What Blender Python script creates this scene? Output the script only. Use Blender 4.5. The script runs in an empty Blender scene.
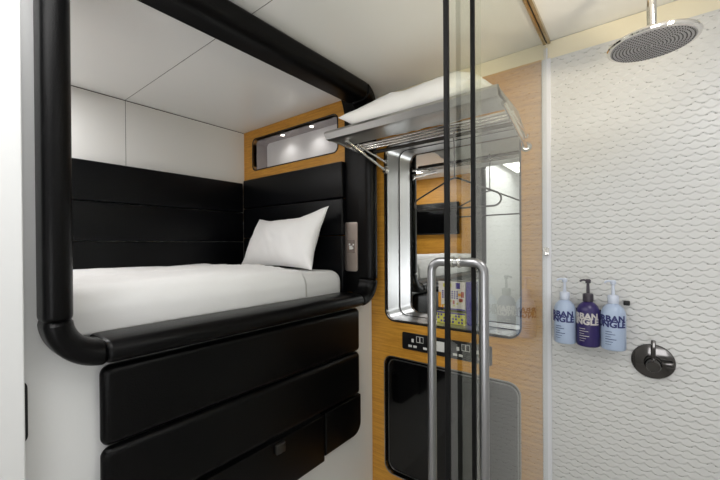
import bpy, bmesh, math, random
from mathutils import Vector, Matrix, noise
random.seed(7)
PI = math.pi
scene = bpy.context.scene
C = scene.collection

# ------------------------------------------------------------------ materials
def nmat(name):
    m = bpy.data.materials.new(name); m.use_nodes = True
    nt = m.node_tree
    return m, nt, nt.nodes['Principled BSDF']

def lin(c):
    return tuple((v/12.92 if v <= .04045 else ((v+.055)/1.055)**2.4) for v in [x/255 for x in c]) + (1,)

def mat(name, rgb, rough=.5, metal=0, spec=.5, bump=0, bscale=200, coat=0, emis=None, estr=0):
    m, nt, b = nmat(name)
    b.inputs['Base Color'].default_value = lin(rgb)
    b.inputs['Roughness'].default_value = rough
    b.inputs['Metallic'].default_value = metal
    b.inputs['Specular IOR Level'].default_value = spec
    b.inputs['Coat Weight'].default_value = coat
    if emis:
        b.inputs['Emission Color'].default_value = lin(emis); b.inputs['Emission Strength'].default_value = estr
    if bump:
        tc = nt.nodes.new('ShaderNodeTexCoord'); n = nt.nodes.new('ShaderNodeTexNoise'); bp = nt.nodes.new('ShaderNodeBump')
        n.inputs['Scale'].default_value = bscale; n.inputs['Detail'].default_value = 4
        bp.inputs['Strength'].default_value = bump; bp.inputs['Distance'].default_value = .002
        nt.links.new(tc.outputs['Object'], n.inputs['Vector']); nt.links.new(n.outputs['Fac'], bp.inputs['Height'])
        nt.links.new(bp.outputs['Normal'], b.inputs['Normal'])
    return m

def wood_mat(name, c1, c2):
    m, nt, b = nmat(name)
    tc = nt.nodes.new('ShaderNodeTexCoord'); mp = nt.nodes.new('ShaderNodeMapping')
    mp.inputs['Scale'].default_value = (3, 3, 60)
    n = nt.nodes.new('ShaderNodeTexNoise'); n.inputs['Scale'].default_value = 2.2; n.inputs['Detail'].default_value = 7; n.inputs['Roughness'].default_value = .65
    mp2 = nt.nodes.new('ShaderNodeMapping'); mp2.inputs['Scale'].default_value = (40, 40, 500)
    n2 = nt.nodes.new('ShaderNodeTexNoise'); n2.inputs['Scale'].default_value = 1; n2.inputs['Detail'].default_value = 3
    mx = nt.nodes.new('ShaderNodeMath'); mx.operation = 'MULTIPLY_ADD'; mx.inputs[1].default_value = .35
    r = nt.nodes.new('ShaderNodeValToRGB')
    r.color_ramp.elements[0].position = .42; r.color_ramp.elements[0].color = lin(c1)
    r.color_ramp.elements[1].position = .82; r.color_ramp.elements[1].color = lin(c2)
    L = nt.links.new
    L(tc.outputs['Object'], mp.inputs['Vector']); L(mp.outputs['Vector'], n.inputs['Vector'])
    L(tc.outputs['Object'], mp2.inputs['Vector']); L(mp2.outputs['Vector'], n2.inputs['Vector'])
    L(n2.outputs['Fac'], mx.inputs[0]); L(n.outputs['Fac'], mx.inputs[2]); L(mx.outputs[0], r.inputs['Fac'])
    L(r.outputs['Color'], b.inputs['Base Color'])
    b.inputs['Roughness'].default_value = .38
    return m

def glass_mat(name, tint=(.968, .98, .95, 1), rough=.0, ior=1.5):
    m = bpy.data.materials.new(name); m.use_nodes = True; nt = m.node_tree; nt.nodes.clear()
    o = nt.nodes.new('ShaderNodeOutputMaterial'); t = nt.nodes.new('ShaderNodeBsdfTransparent'); g = nt.nodes.new('ShaderNodeBsdfGlossy')
    f = nt.nodes.new('ShaderNodeFresnel'); mx = nt.nodes.new('ShaderNodeMixShader')
    t.inputs['Color'].default_value = tint; g.inputs['Roughness'].default_value = rough; f.inputs['IOR'].default_value = ior
    geo = nt.nodes.new('ShaderNodeNewGeometry'); inv = nt.nodes.new('ShaderNodeMath'); inv.operation = 'SUBTRACT'; inv.inputs[0].default_value = 1
    mul = nt.nodes.new('ShaderNodeMath'); mul.operation = 'MULTIPLY'
    bo = nt.nodes.new('ShaderNodeMath'); bo.operation = 'MULTIPLY'; bo.inputs[1].default_value = 1.3; bo.use_clamp = True   # both faces of the pane reflect
    nt.links.new(geo.outputs['Backfacing'], inv.inputs[1]); nt.links.new(f.outputs[0], bo.inputs[0]); nt.links.new(bo.outputs[0], mul.inputs[0]); nt.links.new(inv.outputs[0], mul.inputs[1])
    nt.links.new(mul.outputs[0], mx.inputs[0]); nt.links.new(t.outputs[0], mx.inputs[1]); nt.links.new(g.outputs[0], mx.inputs[2])
    nt.links.new(mx.outputs[0], o.inputs['Surface'])
    return m

def cloth_mat(name, rgb, bs=60, st=.25):
    m, nt, b = nmat(name)
    b.inputs['Base Color'].default_value = lin(rgb); b.inputs['Roughness'].default_value = .85
    b.inputs['Sheen Weight'].default_value = .15
    tc = nt.nodes.new('ShaderNodeTexCoord'); mp = nt.nodes.new('ShaderNodeMapping'); mp.inputs['Scale'].default_value = (1, .35, 1)
    n = nt.nodes.new('ShaderNodeTexNoise'); n.inputs['Scale'].default_value = bs; n.inputs['Detail'].default_value = 5; n.inputs['Distortion'].default_value = .6
    bp = nt.nodes.new('ShaderNodeBump'); bp.inputs['Strength'].default_value = st; bp.inputs['Distance'].default_value = .006
    L = nt.links.new
    L(tc.outputs['Object'], mp.inputs[0]); L(mp.outputs[0], n.inputs['Vector']); L(n.outputs['Fac'], bp.inputs['Height']); L(bp.outputs['Normal'], b.inputs['Normal'])
    return m

def brushed(name, rgb, rough, axis=2, spec=.5):
    m, nt, b = nmat(name)
    b.inputs['Base Color'].default_value = lin(rgb); b.inputs['Metallic'].default_value = 1
    tc = nt.nodes.new('ShaderNodeTexCoord'); mp = nt.nodes.new('ShaderNodeMapping')
    s = [400, 400, 400]; s[axis] = 6; mp.inputs['Scale'].default_value = s
    n = nt.nodes.new('ShaderNodeTexNoise'); n.inputs['Scale'].default_value = 1; n.inputs['Detail'].default_value = 2
    mr = nt.nodes.new('ShaderNodeMapRange'); mr.inputs['To Min'].default_value = rough*.75; mr.inputs['To Max'].default_value = rough*1.3
    L = nt.links.new
    L(tc.outputs['Object'], mp.inputs[0]); L(mp.outputs[0], n.inputs['Vector']); L(n.outputs['Fac'], mr.inputs[0]); L(mr.outputs[0], b.inputs['Roughness'])
    return m

M = {}
M['white'] = mat('white_laminate', (222, 223, 223), .32)
M['whitewall'] = mat('white_wall_panel', (226, 226, 224), .4)
M['ceil'] = mat('satin_ceiling_panel', (240, 240, 238), .2, spec=.5)
M['cream'] = mat('cream_paint', (240, 232, 208), .4)
M['floor'] = mat('grey_vinyl_floor', (190, 188, 184), .5, bump=.1, bscale=60)
M['leather'] = mat('black_leather', (4, 4, 5), .3, spec=.16, bump=.35, bscale=320)
M['leather2'] = mat('black_leather_wall', (5, 6, 9), .36, spec=.2, bump=.35, bscale=320)
M['black'] = mat('matt_black', (10, 10, 11), .5)
M['blackgloss'] = mat('gloss_black', (6, 6, 7), .08)
M['seam'] = mat('dark_seam', (40, 38, 36), .6)
M['wood'] = wood_mat('honey_veneer', (172, 114, 32), (214, 156, 60))
M['tile'] = mat('white_scale_tile', (213, 213, 212), .32)
M['step_shade'] = mat('grey_step_shade', (158, 158, 156), .6)  # shadow line below each tile scale, painted in as grey
M['trim'] = mat('satin_white_trim', (225, 226, 232), .25)
M['steel'] = brushed('brushed_steel', (158, 158, 160), .3, 2)
M['lining'] = brushed('lining_steel', (214, 214, 216), .34, 2)
M['steelx'] = brushed('brushed_steel_long', (190, 189, 187), .32, 0)
M['chrome'] = mat('chrome', (225, 222, 218), .06, metal=1)
M['plate'] = brushed('warm_brushed_plate', (176, 166, 160), .38, 2)
M['blackchrome'] = mat('black_chrome', (86, 84, 83), .08, metal=1)
M['mirror'] = mat('mirror', (232, 234, 233), .0, metal=1)
M['glass'] = glass_mat('clear_glass')
M['edge'] = mat('green_glass_edge', (120, 140, 110), .15)
M['seal'] = mat('black_seal', (5, 5, 5), .6, spec=.2)
M['sheet'] = cloth_mat('white_bed_linen', (236, 236, 236), 14, .35)
M['pillow'] = cloth_mat('white_pillow_cotton', (240, 240, 240), 10, .3)
M['mattress'] = cloth_mat('white_mattress_sheet', (230, 230, 230), 20, .15)
M['head'] = mat('grey_nozzle_plate', (132, 134, 142), .35)
M['nozzle'] = mat('black_nozzle', (22, 22, 24), .5)
M['lightblue'] = mat('pale_blue_bottle', (172, 188, 214), .3)
M['purple'] = mat('purple_bottle', (46, 34, 92), .28)
M['ink'] = mat('navy_ink', (40, 46, 104), .5)
M['silverink'] = mat('silver_ink', (196, 192, 190), .45)
M['paleplastic'] = mat('pale_pump', (205, 213, 230), .3)
M['darkpump'] = mat('dark_pump', (62, 56, 66), .3)
M['sockwhite'] = mat('socket_white', (215, 215, 212), .4)
M['sockblack'] = mat('socket_black', (24, 24, 26), .3)
M['grey'] = mat('grey_insert', (110, 98, 92), .35)
M['screen'] = mat('dark_screen', (5, 5, 6), .12)
M['lamp'] = mat('lamp_glow', (255, 250, 240), .4, emis=(255, 246, 232), estr=9)
M['lampbig'] = mat('lamp_glow_big', (255, 252, 245), .4, emis=(255, 248, 238), estr=6)
M['mag_white'] = mat('paper_white', (214, 208, 200), .5)
M['mag_orange'] = mat('print_orange', (214, 150, 50), .5)
M['mag_purple'] = mat('print_purple', (74, 62, 140), .5)
M['mag_yellow'] = mat('print_yellow', (200, 196, 90), .5)
M['mag_red'] = mat('print_red', (176, 84, 66), .5)
M['rackdark'] = mat('dark_rack_plate', (70, 68, 66), .3, metal=.8)

# ------------------------------------------------------------------ helpers
def link(name, me, m, parent=None):
    o = bpy.data.objects.new(name, me); C.objects.link(o)
    if m is not None and not me.materials: me.materials.append(m)
    if parent is not None: o.parent = parent
    return o

def obj(name, bm, m, parent=None, smooth=True):
    bmesh.ops.recalc_face_normals(bm, faces=bm.faces[:])
    me = bpy.data.meshes.new(name); 
    if parent is not None:
        off = wloc(parent)
        bmesh.ops.translate(bm, verts=bm.verts[:], vec=-off)
    bm.to_mesh(me); bm.free()
    if smooth:
        for p in me.polygons: p.use_smooth = True
        me.set_sharp_from_angle(angle=math.radians(38))
    return link(name, me, m, parent)

def wloc(o):
    v = Vector((0, 0, 0))
    while o is not None:
        v += o.location; o = o.parent
    return v

def tag(o, label=None, cat=None, group=None, kind=None):
    if label: o['label'] = label
    if cat: o['category'] = cat
    if group: o['group'] = group
    if kind: o['kind'] = kind
    return o

def thing(name, label, cat, loc=(0, 0, 0), group=None):
    o = bpy.data.objects.new(name, None); C.objects.link(o); o.location = loc
    o.empty_display_size = .05
    return tag(o, label, cat, group)

def struct(name, bm, m, smooth=False, label=None):
    return tag(obj(name, bm, m, None, smooth), label, None, None, 'structure')

def box(bm, x0, x1, y0, y1, z0, z1, bev=0, seg=3):
    t = bmesh.new()
    bmesh.ops.create_cube(t, size=1)
    for v in t.verts:
        v.co = Vector((x0+(x1-x0)*(v.co.x+.5), y0+(y1-y0)*(v.co.y+.5), z0+(z1-z0)*(v.co.z+.5)))
    if bev: bmesh.ops.bevel(t, geom=t.edges[:], offset=bev, segments=seg, profile=.5, affect='EDGES')
    merge(bm, t); return bm

def merge(bm, t):
    me = bpy.data.meshes.new('tmp'); t.to_mesh(me); t.free(); bm.from_mesh(me); bpy.data.meshes.remove(me)

def nb(): return bmesh.new()

def bx(*a, **k): return box(nb(), *a, **k)

def tube(bm, pts, r, n=12, closed=False):
    pts = [Vector(p) for p in pts]; rings = []
    N = len(pts); up = None
    for i, p in enumerate(pts):
        a = pts[(i-1) % N] if (closed or i > 0) else p
        b = pts[(i+1) % N] if (closed or i < N-1) else p
        t = (b-a).normalized()
        if up is None:
            up = Vector((0, 0, 1)) if abs(t.z) < .9 else Vector((1, 0, 0))
        u = (up - t*up.dot(t)).normalized(); v = t.cross(u); up = u
        rings.append([bm.verts.new(p + u*r*math.cos(2*PI*k/n) + v*r*math.sin(2*PI*k/n)) for k in range(n)])
    for i in range(N if closed else N-1):
        A = rings[i]; B = rings[(i+1) % N]
        for k in range(n): bm.faces.new((A[k], A[(k+1) % n], B[(k+1) % n], B[k]))
    if not closed:
        bm.faces.new(rings[0]); bm.faces.new(rings[-1][::-1])
    return bm

def lathe(bm, prof, c=(0, 0, 0), axis='Z', n=32):
    c = Vector(c); rings = []
    for (r, h) in prof:
        ring = []
        for k in range(n):
            a = 2*PI*k/n; x, y = r*math.cos(a), r*math.sin(a)
            if axis == 'Z': p = (x, y, h)
            elif axis == 'Y': p = (x, -h, y)
            else: p = (h, x, y)
            ring.append(bm.verts.new(c+Vector(p)))
        rings.append(ring)
    for A, B in zip(rings, rings[1:]):
        for k in range(n): bm.faces.new((A[k], A[(k+1) % n], B[(k+1) % n], B[k]))
    bm.faces.new(rings[0]); bm.faces.new(rings[-1][::-1])
    return bm

def rrect(x0, x1, z0, z1, r, n=8, corners=(1, 1, 1, 1)):
    """rounded rectangle outline, corners = BL, BR, TR, TL"""
    out = []
    for (cx, cz, a0, on) in ((x0, z0, PI, corners[0]), (x1, z0, 1.5*PI, corners[1]), (x1, z1, 0, corners[2]), (x0, z1, .5*PI, corners[3])):
        if not on or r == 0: out.append((cx, cz)); continue
        ox = cx + (r if cx == x0 else -r); oz = cz + (r if cz == z0 else -r)
        for k in range(n+1):
            a = a0 + .5*PI*k/n; out.append((ox+r*math.cos(a), oz+r*math.sin(a)))
    return out

def plate(outer, holes, plane, a, b, bev=0):
    """flat plate with holes, outline in the given plane, from coordinate a to b; returns bmesh"""
    cu = bpy.data.curves.new('tmp', 'CURVE'); cu.dimensions = '2D'; cu.fill_mode = 'BOTH'
    for loop in [outer]+list(holes):
        s = cu.splines.new('POLY'); s.points.add(len(loop)-1)
        for i, (x, y) in enumerate(loop): s.points[i].co = (x, y, 0, 1)
        s.use_cyclic_u = True
    cu.extrude = abs(b-a)/2
    if bev: cu.bevel_depth = bev; cu.bevel_resolution = 2; cu.offset = -bev; cu.extrude = abs(b-a)/2-bev
    o = bpy.data.objects.new('tmp', cu); C.objects.link(o)
    dg = bpy.context.evaluated_depsgraph_get(); dg.update()
    me = bpy.data.meshes.new_from_object(o.evaluated_get(dg))
    bm = bmesh.new(); bm.from_mesh(me); bpy.data.meshes.remove(me)
    bpy.data.objects.remove(o); bpy.data.curves.remove(cu)
    mid = (a+b)/2
    for v in bm.verts:
        x, y, z = v.co
        if plane == 'XZ': v.co = (x, mid+z, y)
        elif plane == 'YZ': v.co = (mid+z, x, y)
        else: v.co = (x, y, mid+z)
    bmesh.ops.remove_doubles(bm, verts=bm.verts[:], dist=1e-6)
    return bm

def loop_wall(bm, loop, plane, a, b, close_ends=False):
    """the skirt of an outline between coordinates a and b (the lining of a recess)"""
    def P(p, c): return (p[0], c, p[1]) if plane == 'XZ' else (c, p[0], p[1])
    A = [bm.verts.new(P(p, a)) for p in loop]; B = [bm.verts.new(P(p, b)) for p in loop]; n = len(loop)
    for k in range(n): bm.faces.new((A[k], A[(k+1) % n], B[(k+1) % n], B[k]))
    return bm

def grow(loop_args, d):
    x0, x1, z0, z1, r = loop_args
    return rrect(x0-d, x1+d, z0-d, z1+d, max(r+d, .001))

def ring_plate(args, d, plane, a, b):
    return plate(grow(args, d), [rrect(*args)], plane, a, b)

def text_mesh(s, size, extrude=.0006, width=None, bold=.02):
    cu = bpy.data.curves.new('tmp', 'FONT'); cu.body = s; cu.size = size; cu.extrude = extrude; cu.align_x = 'LEFT'
    cu.offset = size*bold
    cu.resolution_u = 4
    o = bpy.data.objects.new('tmp', cu); C.objects.link(o)
    dg = bpy.context.evaluated_depsgraph_get(); dg.update()
    me = bpy.data.meshes.new_from_object(o.evaluated_get(dg))
    bm = bmesh.new(); bm.from_mesh(me); bpy.data.meshes.remove(me); bpy.data.objects.remove(o); bpy.data.curves.remove(cu)
    xs = [v.co.x for v in bm.verts]; ys = [v.co.y for v in bm.verts]
    x0, x1, y0, y1 = min(xs), max(xs), min(ys), max(ys)
    for v in bm.verts:
        v.co.x -= (x0+x1)/2; v.co.y -= y0
        if width: v.co.x *= width/(x1-x0)
    return bm

# ------------------------------------------------------------------ dimensions
YW = 1.6          # plane of the wood panel and the tiled wall
XF = -1.123       # plane of the white bunk front
XB = -2.16        # long wall of the bunk
YH = 1.514        # headboard wall
ZC = 2.2          # ceiling
YFOOT = -.5
XG = -.297        # shower glass
XR = .75; YBACK = -1.35

# ------------------------------------------------------------------ room shell
struct('floor', bx(-2.3, XR+.1, YBACK-.1, 1.9, -.06, 0), M['floor'])
# ceiling in panels with dark joints
def ceiling():
    t = tag(bpy.data.objects.new('ceiling', None), None, None, None, 'structure'); C.objects.link(t); return t
bm = nb(); box(bm, -2.3, XR+.1, YBACK-.1, 1.9, ZC+.004, ZC+.05)
for (a, b) in ((YBACK-.1, .755), (.7585, 1.9)): box(bm, -2.3, XR+.1, a, b, ZC, ZC+.01)
struct('ceiling', bm, M['ceil'])
struct('trim_3', bx(-2.2, XR, .754, .7595, ZC+.0015, ZC+.0038), M['seam'])
# bunk long wall, two panels with dark joint
bm = nb(); 
for (a, b) in ((YFOOT-.06, .755), (.758, YH+.02)): box(bm, XB-.003, XB, a, b, .9, ZC-.005)
struct('wall_left', bm, M['whitewall'])
struct('wall_left_backing', bx(XB-.06, XB-.0032, YFOOT-.06, 1.9, 0, ZC), M['seam'])
# headboard wall in wood with the long niche
NI = (-2.055, -1.288, 1.922, 2.131, .03)
struct('wall_head', plate(rrect(XB, -1.2, .9, ZC-.002, 0), [rrect(*NI)], 'XZ', YH, YH+.03), M['wood'])
# foot wall of the bunk
struct('wall_foot', bx(XB, -1.19, YFOOT-.04, YFOOT, .9, ZC-.002), M['wood'])
# white bunk front with the big opening
RO = (.21, 1.55, 1.11, 2.195, .1)
struct('wall_bunk', plate(rrect(-1.3, YW-.003, 0, ZC-.002, 0), [rrect(*RO)], 'YZ', XF-.06, XF), M['white'])
# near pocket wall at the far left
struct('wall_pocket', bx(XF+.001, -1.06, -1.3, .163, 0, ZC-.002, .003, 2), M['white'])
# wood end wall with two openings
RE = (-1.031, -.375, 1.008, 1.925, .05)
LP = (-1.04, -.377, .2, .815, .045)
struct('wall_end', plate([(XF-.01, 0), (-.293, 0), (-.293, 2.135), (XF-.01, 2.135)], [rrect(*RE), rrect(*LP)], 'XZ', YW, YW+.018), M['wood'])
# painted band above wood and tiles
struct('wall_upper', bx(XF-.06, XR, YW+.004, YW+.04, 2.1275, ZC-.002), M['cream'])
struct('wall_right', bx(XR, XR+.05, YBACK, YW+.04, 0, ZC-.002), M['whitewall'])
struct('wall_back', bx(XF-.06, XR, YBACK-.05, YBACK, 0, ZC-.002), M['whitewall'])
struct('trim_1', bx(-.289, -.259, YW-.012, YW+.02, 0, 2.127, .002, 2), M['trim'])
struct('trim_2', bx(XF+.001, -1.078, .21, YW-.001, 2.16, ZC-.002, .002, 2), M['white'])

# tiled wall: a raised scale relief as real mesh
def tile_wall(x0, x1, z0, z1, dx, dz):
    nx = int((x1-x0)/dx)+1; nz = int((z1-z0)/dz)+1
    cw, rh, amp, H = .0365, .0205, .0105, .0022
    def edge(j, x):
        u = ((x/cw + (.5 if j % 2 else 0)) % 1.0)-.5
        return j*rh + amp*(abs(2*u)**2.2)
    verts = []; groove = []
    for i in range(nx):
        x = x0+i*dx
        for k in range(nz):
            z = z0+k*dz; j = int(z/rh)
            while edge(j, x) > z: j -= 1
            while edge(j+1, x) <= z: j += 1
            e = edge(j, x); d = z-e
            up = edge(j+1, x)-e
            h = H*max(0, 1-d/max(up, .004))
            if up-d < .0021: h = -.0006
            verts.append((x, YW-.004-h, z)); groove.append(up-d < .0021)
    faces = [(i*nz+k, (i+1)*nz+k, (i+1)*nz+k+1, i*nz+k+1) for i in range(nx-1) for k in range(nz-1)]
    me = bpy.data.meshes.new('wall_shower'); me.from_pydata(verts, [], faces)
    for p in me.polygons: p.use_smooth = True
    o = link('wall_shower', me, M['tile']); me.materials.append(M['step_shade'])
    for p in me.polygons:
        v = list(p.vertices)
        if sum(groove[q] for q in v) >= 3: p.material_index = 1  # painted shade along the scale step
    tag(o, None, None, None, 'structure')
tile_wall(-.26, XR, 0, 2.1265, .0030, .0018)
struct('wall_shower_backing', bx(-.292, XR, YW+.0005, YW+.04, 0, 2.1265), M['tile'])

# ------------------------------------------------------------------ bunk surround
t = thing('bed_surround', 'thick rounded black leather frame padded all round the bunk opening', 'bed surround', (XF, .9, 1.09))
Y0, Y1, Z0, Z1, RC, W = .195, 1.55, 1.097, ZC-.001, .127, .063
def section(W=W, P=.082, rail=False):
    # (n inward, x outward)
    pts = []
    def arc(cx, cy, rx, ry, a0, a1, n=7):
        for k in range(n+1):
            a = a0+(a1-a0)*k/n; pts.append((cx+rx*math.cos(a), cy+ry*math.sin(a)))
    if not rail:
        arc(.02, P-.026, .02, .026, PI, .5*PI); arc(W-.036, P-.048, .036, .048, .5*PI, 0)
        pts += [(W, 0), (W-.012, -.008), (.03, -.008), (.03, .001), (0, .001)]
    else:
        arc(.022, P-.033, .022, .033, PI, .5*PI); arc(W-.034, P-.043, .034, .043, .5*PI, .12*PI)
        pts += [(W+.001, .02), (W+.002, -.03), (W-.002, -.066), (W-.012, -.074), (.03, -.074), (.03, .001), (0, .001)]
    return pts
def sweep(name, path, sec, sec2=None):
    sec0 = sec
    """path: list of (y, z, ny, nz) outer contour points with inward normal"""
    bm = nb(); rings = []
    cn = sum(p[0] for p in sec)/len(sec); cx = sum(p[1] for p in sec)/len(sec)
    # ends drawn in a little, as stitched leather is
    d = [0]
    for a, b in zip(path, path[1:]): d.append(d[-1]+math.hypot(b[0]-a[0], b[1]-a[1]))
    for i, (y, z, ny, nz) in enumerate(path):
        if sec2:
            q = d[i]/d[-1]; sec = [(a[0]*(1-q)+b[0]*q, a[1]*(1-q)+b[1]*q) for a, b in zip(sec0, sec2)]
        e = min(d[i], d[-1]-d[i]); s = 1-.10*max(0, 1-e/.012)**2
        rings.append([bm.verts.new((XF+.0+(x*s if x > .002 else x), y+ny*(cn+(n-cn)*s), z+nz*(cn+(n-cn)*s))) for n, x in sec])
    m = len(sec)
    for A, B in zip(rings, rings[1:]):
        for k in range(m): bm.faces.new((A[k], A[(k+1) % m], B[(k+1) % m], B[k]))
    bm.faces.new(rings[0]); bm.faces.new(rings[-1][::-1])
    return obj(name, bm, M['leather'], t)
def straight(p0, p1, n):
    L = math.dist(p0, p1); ts = [0, .003/L, .006/L, .009/L, .012/L, .25, .5, .75, 1-.012/L, 1-.009/L, 1-.006/L, 1-.003/L, 1]
    return [(p0[0]+(p1[0]-p0[0])*s, p0[1]+(p1[1]-p0[1])*s, n[0], n[1]) for s in ts]
def corner(cy, cz, a0, a1, n=18):
    o = []
    for k in range(n+1):
        s = k/n; a = a0+(a1-a0)*s
        o.append((cy+RC*math.cos(a), cz+RC*math.sin(a), -math.cos(a), -math.sin(a)))
    return o
S = section(); S2 = section(.084, .112)
sweep('side_pad', straight((Y0, Z1-RC), (Y0, Z0+RC), (1, 0)), S)
sweep('corner_pad', corner(Y0+RC, Z0+RC, PI, 1.5*PI), S)
sweep('rail_pad', straight((Y0+RC, Z0), (Y1-RC, Z0), (0, 1)), section(rail=True))
sweep('corner_pad', corner(Y1-RC, Z0+RC, 1.5*PI, 2*PI), S)
sweep('side_pad', straight((Y1, Z0+RC), (Y1, Z1-RC), (-1, 0)), S)
sweep('corner_pad', corner(Y1-RC, Z1-RC, 0, .5*PI), S, S2)
sweep('top_pad', straight((Y1-RC, Z1), (Y0+RC, Z1), (0, -1)), S2)
sweep('corner_pad', corner(Y0+RC, Z1-RC, .5*PI, PI), S2, S)
# side pad between headboard and opening
outl = [(-1.127, 1.15), (-1.127, 2.197), (-1.25, 2.197), (-1.238, 2.16), (-1.226, 2.11), (-1.223, 1.15)]
bm = plate(outl, [], 'XZ', 1.497, 1.5135, .003); obj('reveal_pad', bm, M['leather'], t)

# ------------------------------------------------------------------ padded bunk base
t = thing('bunk_base', 'black leather padded lower front of the bunk in stacked horizontal rows', 'bunk base', (XF, .9, .44))
def hpad(name, y0, y1, z0, z1, x0, x1, bev, parent, m='leather', sub=5):
    return obj(name, bx(x0, x1, y0, y1, z0, z1, bev=bev, seg=sub), M[m], parent)
def outline_pad(name, loop, x0, x1, bev, parent):
    bm = plate(loop, [], 'YZ', x0, x1, bev); return obj(name, bm, M['leather'], parent)
PX = XF+.042
hpad('pad', .318, 1.442, .868, 1.084, XF+.0005, PX, .024, t, sub=8)
hpad('pad', .318, 1.442, .652, .864, XF+.0005, PX, .024, t, sub=8)
outline_pad('pad', rrect(1.176, 1.442, .455, .648, .06, corners=(0, 1, 0, 0)), XF+.0005, PX, .008, t)
dr = hpad('drawer', .318, 1.17, .435, .643, XF+.0005, PX, .006, t)
hd = bx(PX-.004, PX+.014, .885, .93, .596, .634, bev=.004); tag(obj('handle', hd, M['rackdark'], dr), 'small grey pull tab')
# slot pull beside the pocket wall
tg = obj('recessed_pull', plate(rrect(.135, .177, .935, 1.088, .0205), [], 'YZ', XF+.0005, XF+.003, 0), M['black'])
tag(tg, 'slim black slot pull at the left edge of the white bunk front', 'door pull')

# ------------------------------------------------------------------ bunk wall padding
t = thing('wall_padding', 'black leather padding in horizontal bands along the long bunk wall', 'wall padding', (XB, .5, 1.1))
for z0, z1 in ((1.633, 1.834), (1.432, 1.629), (1.1, 1.428)):
    hpad('pad', YFOOT+.01, 1.474, z0, z1, XB+.0005, XB+.045, .008, t, 'leather2', 4)
t = thing('headboard', 'black leather headboard in horizontal bands under the lit niche', 'headboard', (-1.7, YH, 1.1))
for z0, z1 in ((1.658, 1.853), (1.456, 1.655), (1.1, 1.453)):
    bm = bx(XB+.044, -1.2235, 1.472, YH-.0005, z0, z1, bev=.008, seg=4); obj('pad', bm, M['leather2'], t)

# ------------------------------------------------------------------ headboard niche
t = thing('display_niche', 'long rounded white wall niche with two spotlights above the headboard', 'wall niche', (-1.667, YH, 1.922))
obj('rim', ring_plate(NI, .006, 'XZ', YH-.004, YH-.0003), M['black'], t)
bm = nb(); loop_wall(bm, rrect(*NI), 'XZ', YH+.0, YH+.125); obj('lining', bm, mat('niche_lining', (168, 160, 160), .35), t)
obj('back_panel', plate(rrect(NI[0], NI[1], NI[2], NI[3], NI[4]), [], 'XZ', YH+.12, YH+.126), mat('niche_back', (236, 236, 238), .12), t)
for x in (-1.806, -1.54):
    sp = obj('spotlight', lathe(nb(), [(.017, 2.128), (.017, 2.1285), (.0165, 2.1305)], (x, 1.566, 0)), M['chrome'], t)
    obj('lens', lathe(nb(), [(.012, 2.1272), (.012, 2.128)], (x, 1.566, 0)), M['lamp'], sp)

# ------------------------------------------------------------------ bedding
def mattress():
    bm = bx(XB+.05, -1.206, YFOOT+.02, 1.468, 1.10, 1.270, bev=.06, seg=7)
    return obj('mattress', bm, M['mattress'])
tag(mattress(), 'white sheeted mattress showing bare beside the pillow', 'mattress')

def duvet():
    x0, x1, y0, y1 = XB+.055, -1.190, YFOOT+.03, 1.185
    nx, ny = 110, 170; drop = .135
    prof = []  # across: flat then over the front edge
    Wd = x1-x0; r = .08; flat = Wd-r
    total = flat+r*PI/2+drop-r
    verts = []
    for j in range(ny+1):
        y = y0+(y1-y0)*j/ny
        for i in range(nx+1):
            s = total*i/nx
            if s < flat: x = x0+s; z = 1.289; nrm = Vector((0, 0, 1))
            elif s < flat+r*PI/2:
                a = (s-flat)/r; x = x0+flat+r*math.sin(a); z = 1.289-r+r*math.cos(a); nrm = Vector((math.sin(a), 0, math.cos(a)))
            else: x = x1; z = 1.289-r-(s-flat-r*PI/2); nrm = Vector((1, 0, 0))
            h = .009*noise.noise(Vector((x*3.1, y*2.2, z*2))) + .005*noise.noise(Vector((x*14, y*5, 3.1))) + .0022*noise.noise(Vector((x*38, y*14, 8)))
            h += .012*math.exp(-((x+1.55)/.3)**2)
            e = min(1, (y1-y)/.025); h -= .010*(1-e)**2
            if x > -1.23: h = min(h, .006)
            p = Vector((x, y, z))+nrm*h
            verts.append(p)
    faces = [(j*(nx+1)+i, j*(nx+1)+i+1, (j+1)*(nx+1)+i+1, (j+1)*(nx+1)+i) for j in range(ny) for i in range(nx)]
    me = bpy.data.meshes.new('duvet'); me.from_pydata(verts, [], faces)
    for p in me.polygons: p.use_smooth = True
    o = link('duvet', me, M['sheet']); md = o.modifiers.new('thick', 'SOLIDIFY'); md.thickness = .012; md.offset = -1
    return o
tag(duvet(), 'smooth white duvet spread over the bunk mattress', 'duvet')

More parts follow.
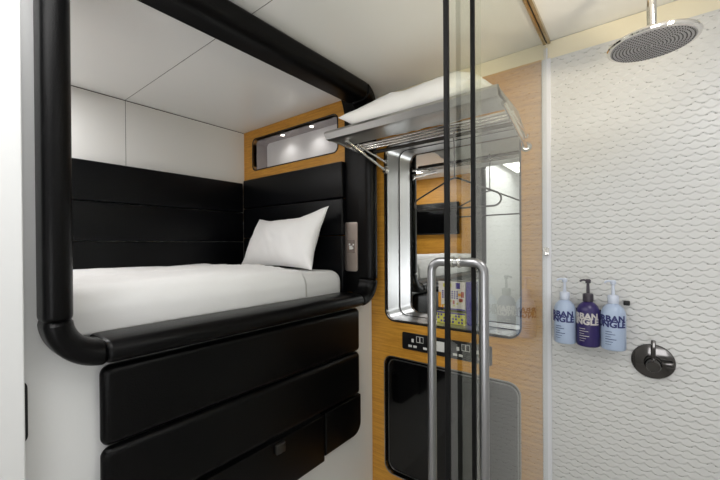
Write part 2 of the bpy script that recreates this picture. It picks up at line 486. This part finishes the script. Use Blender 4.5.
def pillow(name, w, h, th, seed, mtx, horn=None, m='pillow'):
    n = 44; verts = []; faces = []
    def f(u, v, side):
        pin = 1-.10*(1-u*u)*abs(v)**3*(1) ; pin2 = 1-.08*(1-v*v)*abs(u)**3
        x = w/2*u*pin2; y = h/2*v*pin
        prof = (max(0, 1-abs(u)**2.6)*max(0, 1-abs(v)**2.6))**.55
        z = side*th/2*prof
        z += side*(.018*noise.noise(Vector((x*7+seed, y*6, side*2.0)))+.007*noise.noise(Vector((x*22+y*14+seed, y*9, side*3.0))))*prof**.3 * min(1, prof*4)
        z += .004*math.sin(16*(x+y)+seed)*prof*(1-prof)
        if horn:
            for (hu, hv, dx, dy) in horn:
                k = math.exp(-((u-hu)**2+(v-hv)**2)/.12); x += dx*k; y += dy*k
        return mtx @ Vector((x, y, z))
    for side in (1, -1):
        for j in range(n+1):
            for i in range(n+1):
                u = -1+2*i/n; v = -1+2*j/n
                u = math.sin(u*PI/2)*.6+u*.4; v = math.sin(v*PI/2)*.6+v*.4
                verts.append(f(u, v, side))
    N = (n+1)*(n+1)
    for s in (0, 1):
        for j in range(n):
            for i in range(n):
                q = (j*(n+1)+i, j*(n+1)+i+1, (j+1)*(n+1)+i+1, (j+1)*(n+1)+i)
                faces.append(tuple(a+s*N for a in (q if s == 0 else q[::-1])))
    me = bpy.data.meshes.new(name); me.from_pydata(verts, [], faces)
    bm = bmesh.new(); bm.from_mesh(me); bmesh.ops.remove_doubles(bm, verts=bm.verts[:], dist=1e-5); bm.to_mesh(me); bm.free()
    for p in me.polygons: p.use_smooth = True
    return link(name, me, M[m])
# bed pillow: local x -> world -X.. , stands leaning on the headboard
def frame(ex, ey, loc):
    ex = Vector(ex).normalized(); ey = Vector(ey); ey = (ey-ex*ex.dot(ey)).normalized(); ez = ex.cross(ey)
    return Matrix(((ex.x, ey.x, ez.x, loc[0]), (ex.y, ey.y, ez.y, loc[1]), (ex.z, ey.z, ez.z, loc[2]), (0, 0, 0, 1)))
P1 = pillow('pillow', .65, .30, .15, 1.3, frame((1, -.08, .0), (.0, .34, 1), (-1.59, 1.36, 1.418)), horn=[(1, 1, .01, .05), (-1, 1, .02, .012), (-1, -1, -.04, -.01), (1, -1, .0, .0)])
tag(P1, 'white pillow leaning against the black headboard on the bunk', 'pillow')

# ------------------------------------------------------------------ key-card plate
t = thing('switch_plate', 'tall rounded brushed metal plate with a light square insert beside the pillow', 'switch plate', (-1.175, 1.496, 1.254))
obj('backplate', plate(rrect(-1.222, -1.137, 1.262, 1.523, .012), [], 'XZ', 1.4915, 1.4965, .001), M['plate'], t)
ins = obj('insert', bx(-1.203, -1.155, 1.4895, 1.492, 1.36, 1.43, bev=.001), M['grey'], t)
bm = bx(-1.189, -1.169, 1.4875, 1.4897, 1.378, 1.398, bev=.0005); 
for (a, b) in ((-1.192, 1.401), (-1.172, 1.381), (-1.166, 1.399)): box(bm, a, a+.009, 1.4875, 1.4897, b, b+.009)
tag(obj('button', bm, M['sockwhite'], ins), 'pale square key symbol')

# ------------------------------------------------------------------ luggage rack
t = thing('luggage_rack', 'steel hotel rack with rounded front rail and rods on two wall brackets', 'rack', (-.72, YW, 1.78))
XL, XRr = -1.098, -.347
def rack_profile():
    return [(1.203, 1.893), (1.195, 1.905), (1.2, 1.916), (1.215, 1.921), (1.236, 1.912), (1.243, 1.902), (1.35, 1.886), (1.35, 1.882), (1.25, 1.884), (1.235, 1.880), (1.21, 1.882)]
bm = nb(); A = [bm.verts.new((XL, y, z)) for y, z in rack_profile()]; B = [bm.verts.new((XRr, y, z)) for y, z in rack_profile()]
n = len(A)
for k in range(n): bm.faces.new((A[k], A[(k+1) % n], B[(k+1) % n], B[k]))
bm.faces.new(A); bm.faces.new(B[::-1])
obj('front_rail', bm, M['steelx'], t)
for y in (1.375, 1.41, 1.445): obj('rod', tube(nb(), [(XL+.01, y, 1.878), (XRr-.01, y, 1.878)], .006), M['chrome'], t)
obj('back_bar', tube(nb(), [(-1.034, 1.50, 1.872), (XRr, 1.50, 1.872)], .009), M['rackdark'], t)
for x, ye in ((XL+.004, 1.46), (XRr-.004, 1.585)):
    prof = [(1.21, 1.884), (1.30, 1.884), (1.585, 1.83), (1.585, 1.85), (1.465, 1.905), (1.215, 1.914)] if ye > 1.5 else [(1.21, 1.884), (1.30, 1.880), (1.46, 1.868), (1.46, 1.886), (1.215, 1.914)]
    obj('end_plate', plate(prof, [], 'YZ', x-.004, x+.004, .001), M['steelx'], t)
for x in (-1.03, XRr):
    b = obj('bracket', tube(nb(), [(x, 1.27, 1.878), (x, 1.30, 1.872), (x, 1.585, 1.797)], .008), M['chrome'], t)
    tube_bm = tube(nb(), [(x, 1.588, 1.84), (x, 1.36, 1.878)], .006); obj('upper_arm', tube_bm, M['chrome'], b)
    obj('foot', lathe(nb(), [(.02, 0), (.02, .004), (.013, .012)], (x, YW-.0005, 1.797), 'Y'), M['chrome'], b)
    obj('foot', lathe(nb(), [(.012, 0), (.012, .004), (.008, .012)], (x, YW-.0005, 1.84), 'Y'), M['chrome'], b)
HR = 1.872
P2 = pillow('pillow', .57, .36, .15, 4.2, frame((1, .0, .03), (0, 1, .10), (-.685, 1.385, 1.98)), horn=[(-1, -1, -.03, -.03), (1, -1, -.04, .02), (1, 1, -.06, 0)])
tag(P2, 'spare white pillow lying on the steel rack', 'pillow')

# hanger
t = thing('clothes_hanger', 'dark thin metal clothes hanger hooked on the rail under the rack', 'hanger', (-.61, 1.50, 1.86))
cx, y = -.612, 1.50
pts = []
hw = .195
pts += [(cx, y, 1.69)]
def arcp(px, pz, r, a0, a1, n=6): return [(px+r*math.cos(a0+(a1-a0)*k/n), y, pz+r*math.sin(a0+(a1-a0)*k/n)) for k in range(n+1)]
pts += [(cx+.02, y, 1.685)] + arcp(cx+hw-.03, 1.585, .028, PI*.38, -PI*.5) + arcp(cx-hw+.03, 1.585, .028, -PI*.5, -PI*1.38) + [(cx-.02, y, 1.685)]
obj('frame', tube(nb(), pts, .004, 10, True), M['rackdark'], t)
hk = [(cx, y, 1.685), (cx, y, 1.80), (cx, y-.004, 1.845), (cx, y-.0125, 1.862)]
for k in range(9):
    a = PI*1.05-PI*1.3*k/8; hk.append((cx, y + .0125*math.cos(a), HR+.0125*math.sin(a)))
obj('hook', tube(nb(), hk, .003, 8), M['blackchrome'], t)

# ------------------------------------------------------------------ mirror recess
t = thing('mirror_recess', 'rounded steel lined wall recess backed by a mirror', 'mirror recess', (-.703, YW, 1.008))
obj('rim', ring_plate(RE, .007, 'XZ', YW-.003, YW+.019), M['black'], t)
DM = 1.74
bm = nb(); loop_wall(bm, rrect(*RE), 'XZ', YW+.0, DM+.001); obj('lining', bm, M['lining'], t)
obj('mirror', plate(rrect(RE[0]-.001, RE[1]+.001, RE[2]-.001, RE[3]+.001, .05), [], 'XZ', DM, DM+.006), M['mirror'], t)
mg = (RE[0]+.008, RE[1]-.008, RE[2]+.008, RE[3]-.008, .045)
obj('mirror_gasket', plate(rrect(RE[0]+.001, RE[1]-.001, RE[2]+.001, RE[3]-.001, .05), [rrect(RE[0]+.004, RE[1]-.004, RE[2]+.004, RE[3]-.004, .047)], 'XZ', DM-.002, DM-.0003), M['black'], t)

# brochures in the recess
def flat(bm_boxes, name, m, parent): return obj(name, bm_boxes, M[m], parent)
t = thing('brochure', 'colourful printed brochure standing upright in the mirror recess', 'brochure', (-.71, 1.70, 1.08))
bx0, bx1, bz0, bz1, by = -.778, -.642, 1.079, 1.217, 1.695
obj('cover', bx(bx0, bx1, by, by+.008, bz0, bz1, bev=.001), M['mag_white'], t)
def prints(kind, rects, yy=None):
    bm = nb()
    for a, b, c, d in rects: box(bm, bx0+a*(bx1-bx0), bx0+b*(bx1-bx0), by-.0008, by+.0005, bz0+c*(bz1-bz0), bz0+d*(bz1-bz0))
    obj('printed_pattern', bm, M[kind], t, False)
prints('mag_orange', [(0, .1, 0, .6), (.12, .2, .0, .16), (.75, .85, .5, .6)])
prints('mag_purple', [(0, 1, .0, .05), (.66, .82, .76, .97)] + [(.14+.09*i, .2+.09*i, .40+.075*j, .45+.075*j) for i in range(7) for j in range(4)])
prints('mag_yellow', [(.18, .5, .80, .93), (.3, .42, .72, .78)] + [(.2+.12*i, .27+.12*i, .12+.08*(i % 3), .18+.08*(i % 3)) for i in range(6)])
prints('mag_red', [(.78, .92, .3, .42), (.55, .62, .2, .34), (.86, .96, .46, .66)])
tb = text_mesh('4', .032); 
for v in tb.verts: v.co = Vector((bx0+.9*(bx1-bx0)+v.co.x, by-.0009-v.co.z, bz0+.8*(bz1-bz0)+v.co.y))
obj('number', tb, M['mag_white'], t, False)
t = thing('leaflet_box', 'low patterned leaflet box under the brochure in the mirror recess', 'box', (-.71, 1.7, 1.009))
obj('tray', bx(-.783, -.639, 1.685, 1.722, 1.0095, 1.066, bev=.001), M['mag_yellow'], t)
bm = nb()
for i in range(9):
    for j in range(3):
        if (i*7+j*5) % 3: box(bm, -.778+.015*i, -.769+.015*i, 1.6843, 1.6855, 1.016+.015*j, 1.026+.015*j)
obj('printed_pattern', bm, M['mag_purple'], t, False)
bm = bx(-.783, -.639, 1.6835, 1.6855, 1.060, 1.067); obj('edge_strip', bm, M['mag_purple'], t, False)
o = obj('leaflet', bx(-.641, -.606, 1.705, 1.72, 1.0095, 1.218, bev=.001), M['mag_purple']); tag(o, 'dark purple leaflet standing behind the brochure', 'leaflet')

# ------------------------------------------------------------------ socket strip
t = thing('socket_strip', 'long black strip of power sockets and switches on the wood wall', 'socket strip', (-.71, YW, .875))
obj('faceplate', plate(rrect(-.93, -.487, .872, .957, .008), [], 'XZ', YW-.008, YW-.0005, .0015), M['sockblack'], t)
def face(boxes, name, m, parent=None, y0=YW-.0095, y1=YW-.0075):
    bm = nb()
    for a, b, c, d in boxes: box(bm, a, b, y0, y1, c, d, bev=.0004, seg=1)
    return obj(name, bm, M[m], parent or t, False)
for x in (-.87, -.637, -.548):
    face([(x-.006, x+.006, .913, .930), (x-.024, x-.004, .887, .898), (x+.004, x+.022, .887, .898)], 'socket', 'sockwhite')
for x in (-.829, -.600):
    sw = face([(x-.020, x+.018, .916, .918), (x-.020, x+.018, .944, .946), (x-.020, x-.0185, .916, .946), (x+.0165, x+.018, .916, .946)], 'switch', 'sockwhite')
    face([(x-.003, x+.001, .919, .943)], 'rocker', 'sockwhite', sw)
face([(-.812, -.792, .887, .898)], 'socket', 'sockwhite')
face([(-.742, -.703, .893, .940)], 'data_port', 'sockwhite')

# ------------------------------------------------------------------ lower black panel
t = thing('cabinet_panel', 'large black glossy cupboard door with rounded corners low in wood wall', 'cabinet door', (-.708, YW, .2))
obj('rim', ring_plate(LP, .005, 'XZ', YW-.003, YW+.019), M['steel'], t)
bm = nb(); loop_wall(bm, rrect(*LP), 'XZ', YW, YW+.05); obj('lining', bm, M['black'], t)
q = (LP[0]+.012, LP[1]-.012, LP[2]+.012, LP[3]-.02, .04)
obj('door', plate(rrect(*q), [], 'XZ', YW+.02, YW+.034), M['blackgloss'], t)
obj('door_edge', ring_plate((q[0]+.001, q[1]-.001, q[2]+.001, q[3]-.001, q[4]), .005, 'XZ', YW+.016, YW+.0195), M['steel'], t)
obj('back', plate(rrect(*LP), [], 'XZ', YW+.048, YW+.052), M['black'], t)

# ------------------------------------------------------------------ shower glass
t = thing('glass_screen', 'fixed clear glass shower screen joined to the wall trim', 'shower screen', (XG+.02, 1.2, 0))
obj('pane', bx(XG+.016, XG+.024, .787, YW-.006, .01, 2.17), M['glass'], t)
obj('edge_seal', bx(XG+.0155, XG+.0245, .779, .7865, .01, 2.17, bev=.001), M['seal'], t)
obj('wall_channel', bx(XG+.0135, XG+.0265, YW-.010, YW-.0015, .01, 2.17), M['trim'], t)
obj('clip', bx(XG+.010, XG+.032, YW-.028, YW-.012, 1.355, 1.385, bev=.002), M['chrome'], t)
t = thing('glass_door', 'sliding clear glass shower door with black edge and steel handle', 'glass door', (XG, 1.0, 0))
obj('pane', bx(XG-.004, XG+.004, .694, .885, .02, 2.165), M['glass'], t)
obj('edge_seal', bx(XG-.005, XG+.005, .685, .6935, .02, 2.165, bev=.001), M['seal'], t)
def handle():
    # a rounded loop through the glass
    z1, z0, r, hw = 1.363, .55, .022, .057
    pts = []
    for (cx, cz, a0) in ((hw-r, z1-r, 0), (-hw+r, z1-r, .5*PI), (-hw+r, z0+r, PI), (hw-r, z0+r, 1.5*PI)):
        for k in range(9):
            a = a0+.5*PI*k/8; pts.append((XG+cx+r*math.cos(a), .736, cz+r*math.sin(a)))
    bm = tube(nb(), pts, .0095, 16, True)
    o = obj('handle', bm, M['steel'], t)
    for z in (1.363, .55):
        for s in (-1, 1): 
            x = XG+s*.008
            obj('collar', lathe(nb(), [(.0115, -.003), (.0115, .003)], (x, .736, z), 'X', 20), M['chrome'], o)
    return o
handle()
t = thing('door_track', 'slim bronze coloured ceiling track above the shower door', 'door track', (XG+.02, 1.1, 2.17))
br = mat('bronze_track', (190, 172, 138), .25, metal=.8)
obj('rail', bx(-.284, -.274, .3, YW-.004, 2.186, ZC-.001), br, t)
obj('rail', bx(-.270, -.260, .3, YW-.004, 2.186, ZC-.001), br, t)
obj('gasket', bx(-.274, -.270, .3, YW-.004, 2.19, ZC-.001), M['black'], t)

# ------------------------------------------------------------------ shower fittings
t = thing('rain_shower', 'round chrome rain shower head hanging from a ceiling arm', 'shower head', (.032, 1.25, 1.925))
sx, sy, sz = .032, 1.25, 1.925
obj('rose', lathe(nb(), [(.088, sz+.001), (.0955, sz+.002), (.0975, sz+.006), (.095, sz+.011), (.07, sz+.015), (.03, sz+.019), (.018, sz+.026), (.018, sz+.034)], (sx, sy, 0), 'Z', 64), M['chrome'], t)
fp = obj('face_plate', lathe(nb(), [(.088, sz-.0005), (.0885, sz+.003)], (sx, sy, 0), 'Z', 64), M['head'], t)
bm = nb(); k = 0
for ring in range(1, 12):
    rr = .0076*ring; cnt = 6*ring
    for i in range(cnt):
        a = 2*PI*i/cnt
        q = bmesh.ops.create_cone(bm, cap_ends=True, segments=6, radius1=.0013, radius2=.0017, depth=.002, matrix=Matrix.Translation((sx+rr*math.cos(a), sy+rr*math.sin(a), sz-.0012)))
tag(obj('nozzle', bm, M['nozzle'], fp, False), None, None, None, 'stuff')
obj('arm', tube(nb(), [(sx, sy, sz+.03), (sx, sy, ZC-.001)], .0105, 20), M['chrome'], t)
obj('ball_joint', lathe(nb(), [(.011, sz+.03), (.016, sz+.036), (.016, sz+.046), (.011, sz+.052)], (sx, sy, 0), 'Z', 24), M['chrome'], t)
obj('ceiling_flange', lathe(nb(), [(.03, ZC-.0005), (.03, ZC-.006), (.014, ZC-.012)], (sx, sy, 0), 'Z', 32), M['chrome'], t)

t = thing('shower_valve', 'round black chrome shower mixer with an upright lever on the tiles', 'shower valve', (.042, YW-.006, 1.0))
vx, vz, vy = .042, 1.0, YW-.0045
obj('rose_plate', lathe(nb(), [(.058, 0), (.058, .006), (.056, .009), (.03, .013)], (vx, vy, vz), 'Y', 48), M['blackchrome'], t)
kb = obj('knob', lathe(nb(), [(.024, .010), (.024, .030), (.022, .034), (.019, .040), (.019, .074), (.017, .078)], (vx, vy, vz), 'Y', 32), M['blackchrome'], t)
bm = bx(vx-.006, vx+.006, vy-.062, vy-.050, vz+.012, vz+.082, bev=.002); obj('lever', bm, M['blackchrome'], kb)
obj('diverter', bx(vx+.021, vx+.052, vy-.036, vy-.014, vz-.008, vz+.010, bev=.003), M['blackchrome'], t)

# ------------------------------------------------------------------ bottles
def wrap_text(s, size, width, r, cx, cy, z, ang, m, parent, name='lettering'):
    bm = text_mesh(s, size, .0003, width, .042)
    bmesh.ops.subdivide_edges(bm, edges=[e for e in bm.edges if abs(e.verts[0].co.x-e.verts[1].co.x) > .004], cuts=2)
    bmesh.ops.triangulate(bm, faces=bm.faces[:])
    for v in bm.verts:
        a = ang + v.co.x/r; rad = r+.0004+v.co.z
        v.co = Vector((cx+rad*math.sin(a), cy-rad*math.cos(a), z+v.co.y))
    return obj(name, bm, M[m], parent, False)
def arc_strip(bm, a0, a1, r, cx, cy, z0, z1):
    n = max(2, int(abs(a1-a0)/.15)); A = []; 
    for k in range(n+1):
        a = a0+(a1-a0)*k/n
        A.append((bm.verts.new((cx+r*math.sin(a), cy-r*math.cos(a), z0)), bm.verts.new((cx+r*math.sin(a), cy-r*math.cos(a), z1))))
    for p, q in zip(A, A[1:]): bm.faces.new((p[0], q[0], q[1], p[1]))
def bottle(x, body, pump, ink, label, ang, words):
    cy = 1.535; z0 = 1.036; r = .0358
    t = thing('pump_bottle', label, 'bottle', (x, cy, z0), 'pump bottles in the shower')
    prof = [(.030, 0), (.0345, .003), (r, .008), (r, .118), (.0342, .130), (.029, .143), (.021, .152), (.0145, .157), (.0145, .164)]
    b = obj('body', lathe(nb(), [(a, z0+h) for a, h in prof], (x, cy, 0), 'Z', 40), M[body], t)
    obj('collar', lathe(nb(), [(.0155, z0+.158), (.0165, z0+.160), (.0165, z0+.182), (.0145, z0+.186), (.008, z0+.188)], (x, cy, 0), 'Z', 28), M[pump], t)
    bm = lathe(nb(), [(.0055, z0+.186), (.0045, z0+.222), (.008, z0+.224), (.009, z0+.234), (.006, z0+.238)], (x, cy, 0), 'Z', 20)
    tube(bm, [(x, cy, z0+.232), (x-.012, cy-.008, z0+.235), (x-.020, cy-.008, z0+.233), (x-.023, cy-.009, z0+.228)], .0036, 10)
    obj('pump', bm, M[pump], t)
    wrap_text('URBAN', .029, .096, r, x, cy, z0+.098, ang, ink, b)
    wrap_text('JUNGLE', .029, .104, r, x, cy, z0+.073, ang, ink, b)
    bm = nb()
    for k, (L, h) in enumerate([(.34, .0020), (.50, .0020), (.28, .0016), (.55, .0024), (.38, .0016), (.30, .0014)]):
        arc_strip(bm, ang-.30, ang-.30+L*1.6, r+.0005, x, cy, z0+.064-.0085*k, z0+.064-.0085*k+h)
    obj('small_print', bm, M[ink], b, False)
bottle(-.207, 'lightblue', 'paleplastic', 'ink', 'pale blue pump bottle nearest the glass screen', -.42, 0)
bottle(-.135, 'purple', 'darkpump', 'silverink', 'deep purple pump bottle with silver lettering between two pale ones', -.40, 0)
bottle(-.063, 'lightblue', 'paleplastic', 'ink', 'pale blue pump bottle nearest the shower valve', -.30, 0)
t = thing('bottle_holder', 'black wall holder gripping the three shower bottles from behind', 'bottle holder', (-.135, YW, 1.03))
obj('back_bar', bx(-.222, -.045, 1.5715, 1.5925, 1.060, 1.085, bev=.002), M['black'], t)
obj('back_bar', bx(-.222, -.045, 1.5715, 1.5925, 1.140, 1.16, bev=.002), M['black'], t)
for x in (-.171, -.099): obj('divider', bx(x-.0005, x+.0005, 1.545, 1.5925, 1.05, 1.16), M['black'], t)
obj('hook', bx(-.036, -.018, 1.57, 1.5925, 1.185, 1.20, bev=.003), M['black'], t)

# ------------------------------------------------------------------ television on the foot wall (seen in the mirror)
t = thing('television', 'black flat television on wood above the foot of the bunk, seen in the mirror', 'television', (-1.95, YFOOT, 1.5))
obj('casing', bx(-2.12, -1.56, YFOOT+.012, YFOOT+.05, 1.52, 1.89, bev=.006), M['black'], t)
obj('screen', bx(-2.108, -1.572, YFOOT+.049, YFOOT+.052, 1.535, 1.878), M['screen'], t)
obj('wall_bracket', bx(-1.9, -1.8, YFOOT+.0005, YFOOT+.013, 1.66, 1.78), M['black'], t)

# ------------------------------------------------------------------ lights: the niche spots, plus unseen ones added as fill
def area(name, loc, rot, sx, sy, power, col):
    l = bpy.data.lights.new(name, 'AREA'); l.shape = 'RECTANGLE'; l.size = sx; l.size_y = sy; l.energy = power; l.color = col
    o = bpy.data.objects.new(name, l); C.objects.link(o); o.location = loc; o.rotation_euler = rot; return o
area('corridor_ceiling_fill', (-.66, -.2, ZC-.02), (0, 0, 0), .7, 1.0, 13, (1, .985, .97))  # unseen area light added to brighten the corridor side
area('shower_ceiling_fill', (.36, .85, ZC-.02), (0, 0, 0), .3, .3, 4.2, (1, .985, .97))  # unseen light added to rake down the scale tiles
area('bunk_ceiling_fill', (-1.9, .12, ZC-.02), (0, 0, 0), .3, .3, 8, (1, .99, .98))  # unseen light added so the bunk does not go dark
area('back_wall_fill', (.32, YBACK+.03, 1.1), (math.radians(150), 0, 0), .8, 1.2, 21, (.97, .98, 1))  # added panel tilted upward to brighten ceiling and walls, no known fitting

def spot(name, loc, rot, power, size, blend, col, rad=.02):
    l = bpy.data.lights.new(name, 'SPOT'); l.energy = power; l.spot_size = size; l.spot_blend = blend; l.color = col; l.shadow_soft_size = rad
    o = bpy.data.objects.new(name, l); C.objects.link(o); o.location = loc; o.rotation_euler = rot
def spot_to(name, loc, to, power, size, blend, col, rad):
    spot(name, loc, (Vector(to)-Vector(loc)).to_track_quat('-Z', 'Y').to_euler(), power, size, blend, col, rad)
spot_to('warm_ceiling_fill', (.45, .75, 1.62), (-.5, 1.35, 2.3), 26, 1.5, 1, (1, .86, .62), .08)  # added warm spot, no real fitting, turns the ceiling here cream
for x in (-1.806, -1.54): spot('niche_spot', (x, 1.566, 2.122), (0, 0, 0), .7, 2.4, .8, (1, .97, .92))

w = bpy.data.worlds.new('world'); scene.world = w; w.use_nodes = True
w.node_tree.nodes['Background'].inputs[0].default_value = (.8, .85, .9, 1); w.node_tree.nodes['Background'].inputs[1].default_value = .15

# ------------------------------------------------------------------ camera
yaw, pit, rol, F = .683184666, -.0052543372, -.00654662401, 356.942
PXc, PYc = 346.054, 247.2516
cy_, sy_ = math.cos(yaw), math.sin(yaw); cp, sp_ = math.cos(pit), math.sin(pit); cr, sr = math.cos(rol), math.sin(rol)
f = Vector((-sy_*cp, cy_*cp, sp_)); ri = Vector((cy_, sy_, 0)); u = ri.cross(f)
a = ri*cr+u*sr; b = -ri*sr+u*cr
cam = bpy.data.cameras.new('camera'); co = bpy.data.objects.new('camera', cam); C.objects.link(co)
co.matrix_world = Matrix(((a.x, b.x, -f.x, 0), (a.y, b.y, -f.y, 0), (a.z, b.z, -f.z, 1.4), (0, 0, 0, 1)))
cam.sensor_width = 36; cam.sensor_fit = 'HORIZONTAL'; cam.lens = F/720*36
cam.shift_x = (360-PXc)/720; cam.shift_y = (PYc-240)/720
cam.clip_start = .02
scene.camera = co
vs = scene.view_settings; vs.view_transform = 'Standard'; vs.look = 'None'; vs.gamma = 1; vs.use_curve_mapping = False; vs.exposure = 0
scene.cycles.max_bounces = 12; scene.cycles.transparent_max_bounces = 16
